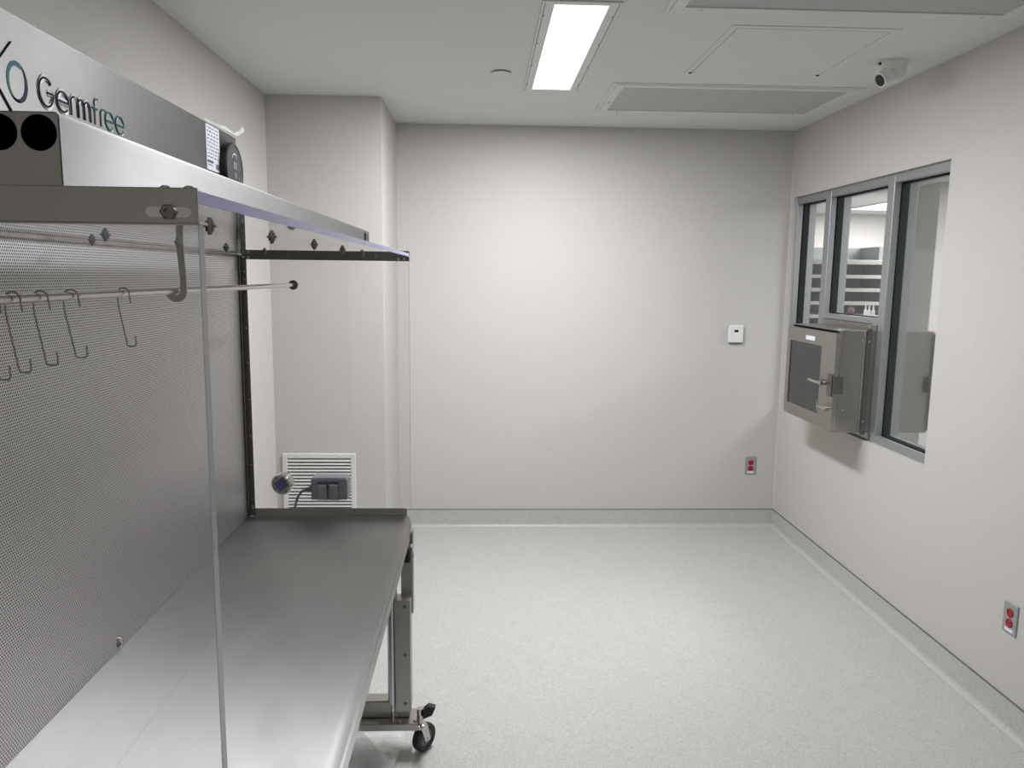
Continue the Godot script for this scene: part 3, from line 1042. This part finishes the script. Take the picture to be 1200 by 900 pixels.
	for i in pa.size() - 1:
		var a: Array = pa[i]
		var b2: Array = pa[i + 1]
		var wy := 0.022
		var A := V(BX + 0.003 + a[2], 2.092 + a[1], a[0])
		var B := V(BX + 0.003 + b2[2], 2.092 + b2[1], b2[0])
		poly(st, [A, B, B + V(-0.006, wy * (0.35 + 0.15 * (i % 3)), 0), A + V(-0.006, wy * (0.35 + 0.15 * ((i + 2) % 3)), 0)], V(1, 0.3, 0))
		poly(st, [A + V(-0.001, 0, 0), B + V(-0.001, 0, 0), B + V(-0.007, wy * (0.35 + 0.15 * (i % 3)), 0), A + V(-0.007, wy * (0.35 + 0.15 * ((i + 2) % 3)), 0)], V(-1, -0.3, 0))
	obj("tape_strip", st, "white_metal", t, "loose crumpled strip of pale tape")

func logo(fas):
	# raised diamond with a two-tone ring
	var c := Vector2(1.386, 1.983)
	var hd := 0.064
	var st := S()
	extrude(st, [c + Vector2(hd, 0), c + Vector2(0, hd), c + Vector2(-hd, 0), c + Vector2(0, -hd)], V(BX, 0, 0), V(0, 0, -1), V(0, 1, 0), V(0.003, 0, 0))
	obj("diamond_plate", st, "fascia_steel", fas, "raised silver diamond plate")
	var rc := Vector2(1.392, 1.983)
	for half in [["teal", 60.0, 285.0], ["navy", -130.0, 60.0]]:
		st = S()
		var n := 26
		var outl := []
		var inn := []
		for i in n + 1:
			var k := float(i) / n
			var a := deg_to_rad(lerpf(half[1], half[2], k))
			var tk: float = 0.0065 * sin(PI * (0.12 + 0.88 * k if half[0] == "navy" else 0.78 * k + 0.10)) + 0.0008
			if half[0] == "teal":
				tk = 0.011 * (1.0 - k) * (0.6 + 0.8 * k) + 0.0015
			else:
				tk = 0.0075 * sin(PI * clampf(k * 0.9 + 0.02, 0, 1)) + 0.0012
			outl.append(rc + Vector2(cos(a) * 0.030, sin(a) * 0.034))
			inn.append(rc + Vector2(cos(a) * (0.030 - tk), sin(a) * (0.034 - tk)))
		for i in n:
			var q := []
			for p in [outl[i], outl[i + 1], inn[i + 1], inn[i]]:
				q.append(V(BX + 0.0036, p.y, -p.x))
			poly(st, q, V(1, 0, 0))
			for e in [[outl[i], outl[i + 1], 1.0], [inn[i], inn[i + 1], -1.0]]:
				var dd: Vector2 = ((e[0] + e[1]) / 2 - rc) * e[2]
				poly(st, [V(BX + 0.0036, e[0].y, -e[0].x), V(BX + 0.0036, e[1].y, -e[1].x), V(BX + 0.003, e[1].y, -e[1].x), V(BX + 0.003, e[0].y, -e[0].x)], V(0, dd.y, -dd.x))
		obj("ring_mark", st, half[0], fas)
	var base := 1.964
	var xh := 0.036
	var word := [["G", 1.461, 0.046], ["e", 1.519, 0.040], ["r", 1.568, 0.0125], ["m", 1.595, 0.047], ["f", 1.652, 0.024], ["r", 1.685, 0.016], ["e", 1.705, 0.036], ["e", 1.750, 0.039]]
	for i in word.size():
		var w: Array = word[i]
		var bk := S()
		var fr := S()
		for s in letter(w[0], w[1], w[2], base, xh):
			stroke(bk, s, 0.0065 if i < 4 else 0.004, 0.0004, 0.93)
			stroke(fr, s, 0.0019, 0.0012, 0.6)
		obj("letter_backing", bk, "fascia_steel", fas)
		obj("letter", fr, "navy" if i < 4 else "teal", fas, "raised logo letter " + w[0])

func gauge(t):
	# printed sticker and round controller at the far end of the fascia
	var st := S()
	quad_uv(st, V(BX + 0.0008, 2.09, -2.304), V(BX + 0.0008, 2.09, -2.418), V(BX + 0.0008, 1.962, -2.418), V(BX + 0.0008, 1.962, -2.304), V(1, 0, 0))
	obj("rating_label", st, "sticker_print", t, "white printed rating label")
	var c := V(BX, 1.983, -2.495)
	var R := 0.083
	st = S()
	lathe(st, c, V(1, 0, 0), [Vector2(R, 0), Vector2(R, 0.018), Vector2(R - 0.004, 0.022), Vector2(R - 0.010, 0.022), Vector2(R - 0.012, 0.0205), Vector2(0, 0.0205)], 48)
	var g = obj("controller", st, "black", t, "round black digital controller")
	var x := BX + 0.0206
	st = S()
	bx(st, V(x, 1.985, -2.515), V(x + 0.0008, 2.008, -2.478))
	obj("display", st, "grey_plastic", g)
	st = S()
	bx(st, V(x, 1.958, -2.508), V(x + 0.0008, 1.976, -2.488))
	obj("key", st, "grey_plastic", g)
	for q in [[2.004, -2.528], [1.984, -2.531], [1.957, -2.531]]:
		st = S()
		bx(st, V(x, q[0], q[1] - 0.005), V(x + 0.0008, q[0] + 0.009, q[1] + 0.004))
		obj("key", st, "grey_plastic", g)
	st = S()
	var ps := []
	for p in arc(Vector2(2.495, 2.006), 0.026, 25, 155, 10):
		ps.append(V(x + 0.0003, p.y, -p.x))
	tube(st, ps, 0.0022, 6, V(1, 0, 0))
	obj("scale_arc", st, "paper", g)
	st = S()
	cyl(st, V(x, 2.018, -2.494), V(x + 0.0006, 2.018, -2.494), 0.009, 16)
	obj("key", st, "dark_plastic", g)

func under_frame(t):
	# telescopic legs, foot beams and castors at each end
	for e in [[-2.49, -1.0], [-0.76, 1.0]]:
		var zf: float = e[0]
		for xc in [-0.266, -0.74]:
			var s := 1.0 if xc > -0.5 else -1.0
			var st := S()
			bx(st, V(xc - 0.021 + 0.012 * s, 0.5, zf - 0.085), V(xc + 0.021 + 0.012 * s, TOP - 0.046, zf - 0.045), 0.002)
			obj("leg", st, "steel", t)
			st = S()
			bx(st, V(xc - 0.027, 0.160, zf - 0.062), V(xc + 0.027, 0.566, zf), 0.002)
			var sl = obj("leg_sleeve", st, "steel", t)
			for y in [0.545, 0.37, 0.19]:
				screw_at(V(xc + 0.008, y, zf), V(0, 0, 1), 0.006, "dark_steel", sl, "bolt")
			st = S()
			cyl(st, V(xc - 0.039 * s, 0.178, zf - 0.03), V(xc - 0.039 * s, 0.79, zf - 0.03), 0.0175, 20)
			var ac = obj("lift_column", st, "lift_aluminium", t, "pale metal lifting column")
			st = S()
			cyl(st, V(xc - 0.039 * s, 0.126, zf - 0.03), V(xc - 0.039 * s, 0.178, zf - 0.03), 0.0125, 16)
			obj("piston_rod", st, "bright_steel", ac)
			castor(t, V(xc + 0.058 * s, 0, zf - 0.012), s)
		var st2 := S()
		bx(st2, V(-0.76, 0.126, zf - 0.075), V(-0.245, 0.188, zf - 0.02), 0.003)
		obj("foot_beam", st2, "steel", t)
		st2 = S()
		bx(st2, V(-0.79, 0.100, zf - 0.08), V(-0.215, 0.126, zf + 0.02), 0.002)
		obj("foot_plate", st2, "steel", t)
		for q in [-0.225, -0.28]:
			screw_at(V(q, 0.126, zf + 0.002), Vector3.UP, 0.007, "bright_steel", t, "bolt")
	# long under-rail
	box("under_rail", V(-0.72, TOP - 0.09, -2.54), V(-0.68, TOP - 0.045, -0.74), "steel", t, 0.002)
	# handset under the front edge
	var st3 := S()
	bx(st3, V(-0.262, 0.705, -2.53), V(-0.236, 0.762, -2.47), 0.006)
	var hs = obj("handset", st3, "black", t, "small black height control under the front edge")
	st3 = S()
	extrude(st3, [Vector2(-0.014, 0.0), Vector2(0.004, -0.04), Vector2(0.010, -0.038), Vector2(0.004, 0.002)], V(-0.236, 0.756, -2.52), V(1, 0, 0), V(0, 1, 0), V(0, 0, 0.03))
	obj("cover_flap", st3, "panel_edge", hs)

func castor(t, p: Vector3, s: float):
	var st := S()
	var ax := V(0.78, 0, 0.62 * s).normalized()      # axle
	var fw := V(-ax.z, 0, ax.x)
	var hub := p + V(0, 0.05, 0) - fw * 0.018
	lathe(st, p + V(0, 0.096, 0), Vector3.UP, [Vector2(0, 0), Vector2(0.022, 0), Vector2(0.022, 0.012), Vector2(0.012, 0.016), Vector2(0.012, 0.07), Vector2(0, 0.07)], 18)
	for k in [-1.0, 1.0]:
		var pl := []
		for q in [[-0.016, 0.105], [0.018, 0.105], [-0.006, 0.042], [-0.03, 0.045]]:
			pl.append(p + ax * (0.0205 * k) + fw * q[0] + V(0, q[1], 0))
		poly(st, pl, ax * k)
		var pb := []
		for v in pl:
			pb.append(v - ax * (0.003 * k))
		poly(st, pb, -ax * k)
		for i in 4:
			poly(st, [pl[i], pl[(i + 1) % 4], pb[(i + 1) % 4], pb[i]], (pl[i] + pl[(i + 1) % 4]) / 2 - (pl[0] + pl[2]) / 2)
	var c = obj("castor", st, "bright_steel", t)
	st = S()
	lathe(st, hub - ax * 0.015, ax, [Vector2(0.030, 0), Vector2(0.042, 0), Vector2(0.0485, 0.004), Vector2(0.05, 0.010), Vector2(0.05, 0.020), Vector2(0.0485, 0.026), Vector2(0.042, 0.030), Vector2(0.030, 0.030)], 36)
	var w = obj("wheel", st, "rubber", c)
	st = S()
	lathe(st, hub - ax * 0.013, ax, [Vector2(0, 0), Vector2(0.031, 0.001), Vector2(0.031, 0.025), Vector2(0, 0.026)], 28)
	obj("wheel_hub", st, "grey_plastic", c)
	st = S()
	cyl(st, hub - ax * 0.024, hub + ax * 0.024, 0.005, 10)
	obj("axle", st, "bright_steel", c)
	st = S()
	var o := p + V(0.012 * s, 0.150, 0.012)
	extrude(st, [Vector2(-0.002, -0.012), Vector2(0.03, 0.002), Vector2(0.042, 0.030), Vector2(0.018, 0.036), Vector2(0.0, 0.022)], o - V(0, 0, 0.012), V(s, 0, 0), V(0, 1, 0), V(0, 0, 0.024))
	obj("brake_pedal", st, "black", c, "black brake pedal")

func socket_box(t):
	# grey twin outlet box and round connector mounted outside the far clear end
	var z := Z1 - 0.034
	var st := S()
	bx(st, V(-0.592, 0.884, z - 0.055), V(-0.466, 0.960, z), 0.003)
	var b2 = obj("socket_box", st, "grey_plastic", t, "grey twin socket box with flip covers")
	box("lid", V(-0.588, 0.955, z - 0.056), V(-0.47, 0.9635, z - 0.002), "grey_plastic", b2, 0.002)
	for x in [-0.566, -0.527]:
		box("cover_seal", V(x - 0.003, 0.884, z), V(x + 0.032, 0.949, z + 0.002), "black", b2)
		st = S()
		var cv := [Vector2(0, 0), Vector2(0.004, -0.004), Vector2(0.024, -0.004), Vector2(0.029, 0.0), Vector2(0.029, 0.050), Vector2(0, 0.050)]
		extrude(st, cv, V(x, 0.890, z), V(1, 0, 0), V(0, 1, 0), V(0, 0, 0.009))
		var c = obj("flip_cover", st, "cover_plastic", b2)
		box("cover_ridge", V(x + 0.008, 0.898, z + 0.009), V(x + 0.021, 0.935, z + 0.012), "cover_plastic", c, 0.002)
	box("centre_catch", V(-0.536, 0.926, z), V(-0.528, 0.948, z + 0.010), "black", b2)
	st = S()
	lathe(st, V(-0.592, 0.915, z - 0.027), V(-1, 0, 0), [Vector2(0.012, 0), Vector2(0.012, 0.010), Vector2(0.008, 0.016), Vector2(0.007, 0.022), Vector2(0, 0.022)], 14)
	obj("cable_gland", st, "dark_plastic", b2)
	st = S()
	var ps := []
	for i in 15:
		var k := i / 14.0
		var p := V(-0.61, 0.915, z - 0.027).bezier_interpolate(V(-0.64, 0.912, z - 0.027), V(-0.665, 0.88, z - 0.03), V(-0.668, 0.70, z - 0.03), k)
		ps.append(p)
	tube(st, ps, 0.0045, 10)
	obj("power_cable", st, "dark_plastic", b2, "dark grey cable")
	# round connector, turned towards the room
	var c2 := V(-0.697, 0.936, Z1 - 0.045)
	var ax := V(-0.18, -0.10, 1.0).normalized()
	st = S()
	lathe(st, c2 - ax * 0.036, ax, [Vector2(0, 0), Vector2(0.034, 0), Vector2(0.034, 0.018), Vector2(0.0385, 0.020), Vector2(0.0385, 0.034), Vector2(0.036, 0.038), Vector2(0.031, 0.040), Vector2(0.030, 0.034), Vector2(0, 0.034)], 36)
	var cn = obj("connector", st, "bright_steel", t, "round steel connector with blue square insert")
	var f := frame_of(ax)
	var u: Vector3 = f[0].rotated(ax, 0.62)
	var v := ax.cross(u)
	var fc := c2 - ax * 0.002
	st = S()
	var h := 0.019
	var cs := [fc + u * h + v * h, fc - u * h + v * h, fc - u * h - v * h, fc + u * h - v * h]
	var ct := []
	for p in cs:
		ct.append(p + ax * 0.004)
	poly(st, ct, ax)
	for i in 4:
		poly(st, [cs[i], cs[(i + 1) % 4], ct[(i + 1) % 4], ct[i]], (cs[i] + cs[(i + 1) % 4]) / 2 - fc)
	obj("insert", st, "blue", cn)
	for k in 4:
		var a := 0.62 + PI / 4 + k * PI / 2 + PI / 4
		var d: Vector3 = f[0].rotated(ax, a)
		st = S()
		cyl(st, fc + d * 0.026, fc + d * 0.026 + ax * 0.003, 0.0035, 10)
		obj("pin", st, "black", cn)

func hooks():
	# wire hooks hanging on the rail: top loop over the rail, long shank, small foot
	var spec := [[-1.000, 0.0, 0.09, "wire hook with narrow foot furthest along the rail from the strap"], [-1.045, 0.05, 0.086, "second wire hook from the end of the hook row away from the strap"], [-1.110, 0.1, 0.084, "middle wire hook of the five on the rail"], [-1.190, 0.55, 0.082, "wire hook turned flat to the screen next to the lone hook"], [-1.362, 0.0, 0.080, "lone wire hook hanging nearest the rail strap"]]
	for q in spec:
		var z: float = q[0]
		var o := V(-0.624, 1.628, z)
		var tn: float = q[1]
		var ux := V(cos(tn), 0, -sin(tn))
		var pts := []
		var loop := [Vector2(0.0135, -0.016)]
		loop.append_array(arc(Vector2(0.0018, 0.0), 0.0100, -10, 180, 12))
		loop.append_array([Vector2(-0.0078, -0.02), Vector2(-0.0030, -q[2] * 0.6), Vector2(0.003, -q[2] - 0.004)])
		loop.append_array(arc(Vector2(0.0075, -q[2] - 0.007), 0.0045, 180, 270, 4))
		loop.append_array(arc(Vector2(0.0145, -q[2] - 0.007), 0.0045, 270, 360, 4))
		loop.append(Vector2(0.0185, -q[2] + 0.007))
		for p in loop:
			pts.append(o + ux * p.x + V(0, p.y, 0))
		var st := S()
		tube(st, pts, 0.0013, 8)
		tag(obj("wire_hook", st, "dark_steel"), q[3], "hook", "wire hooks on the hanging rail")

func plastic_film():
	# crumpled clear film lying on the floor against the foot beam
	var n := FastNoiseLite.new()
	n.seed = 21
	n.frequency = 7.0
	n.noise_type = FastNoiseLite.TYPE_CELLULAR
	n.cellular_return_type = FastNoiseLite.RETURN_DISTANCE
	n.fractal_octaves = 3
	var NX := 40
	var NZ := 36
	var P := []
	for j in NZ + 1:
		var row := []
		for i in NX + 1:
			var u := float(i) / NX
			var v := float(j) / NZ
			var x := -0.50 + 0.23 * u - 0.03 * v
			var z := -2.60 + 0.28 * v + 0.01 * sin(u * 7.0)
			var ridge := 0.33 * maxf(0.0, 1.0 - u * 1.12) * maxf(0.0, 1.0 - absf(v - 0.70) * 8.0)
			var y := 0.003 + ridge + 0.095 * clampf(n.get_noise_2d(x, z) + 0.85, 0.0, 1.0) * (1.0 - 0.6 * u)
			if z < -2.455:
				y = minf(y, 0.085)
			row.append(V(x, maxf(y, 0.003), z))
		P.append(row)
	var st := S()
	for j in NZ:
		for i in NX:
			poly(st, [P[j][i], P[j][i + 1], P[j + 1][i + 1]], Vector3.UP)
			poly(st, [P[j][i], P[j + 1][i + 1], P[j + 1][i]], Vector3.UP)
	tag(obj("plastic_film", st, "film"), "crumpled clear plastic film on the floor by the bench castor", "plastic film")
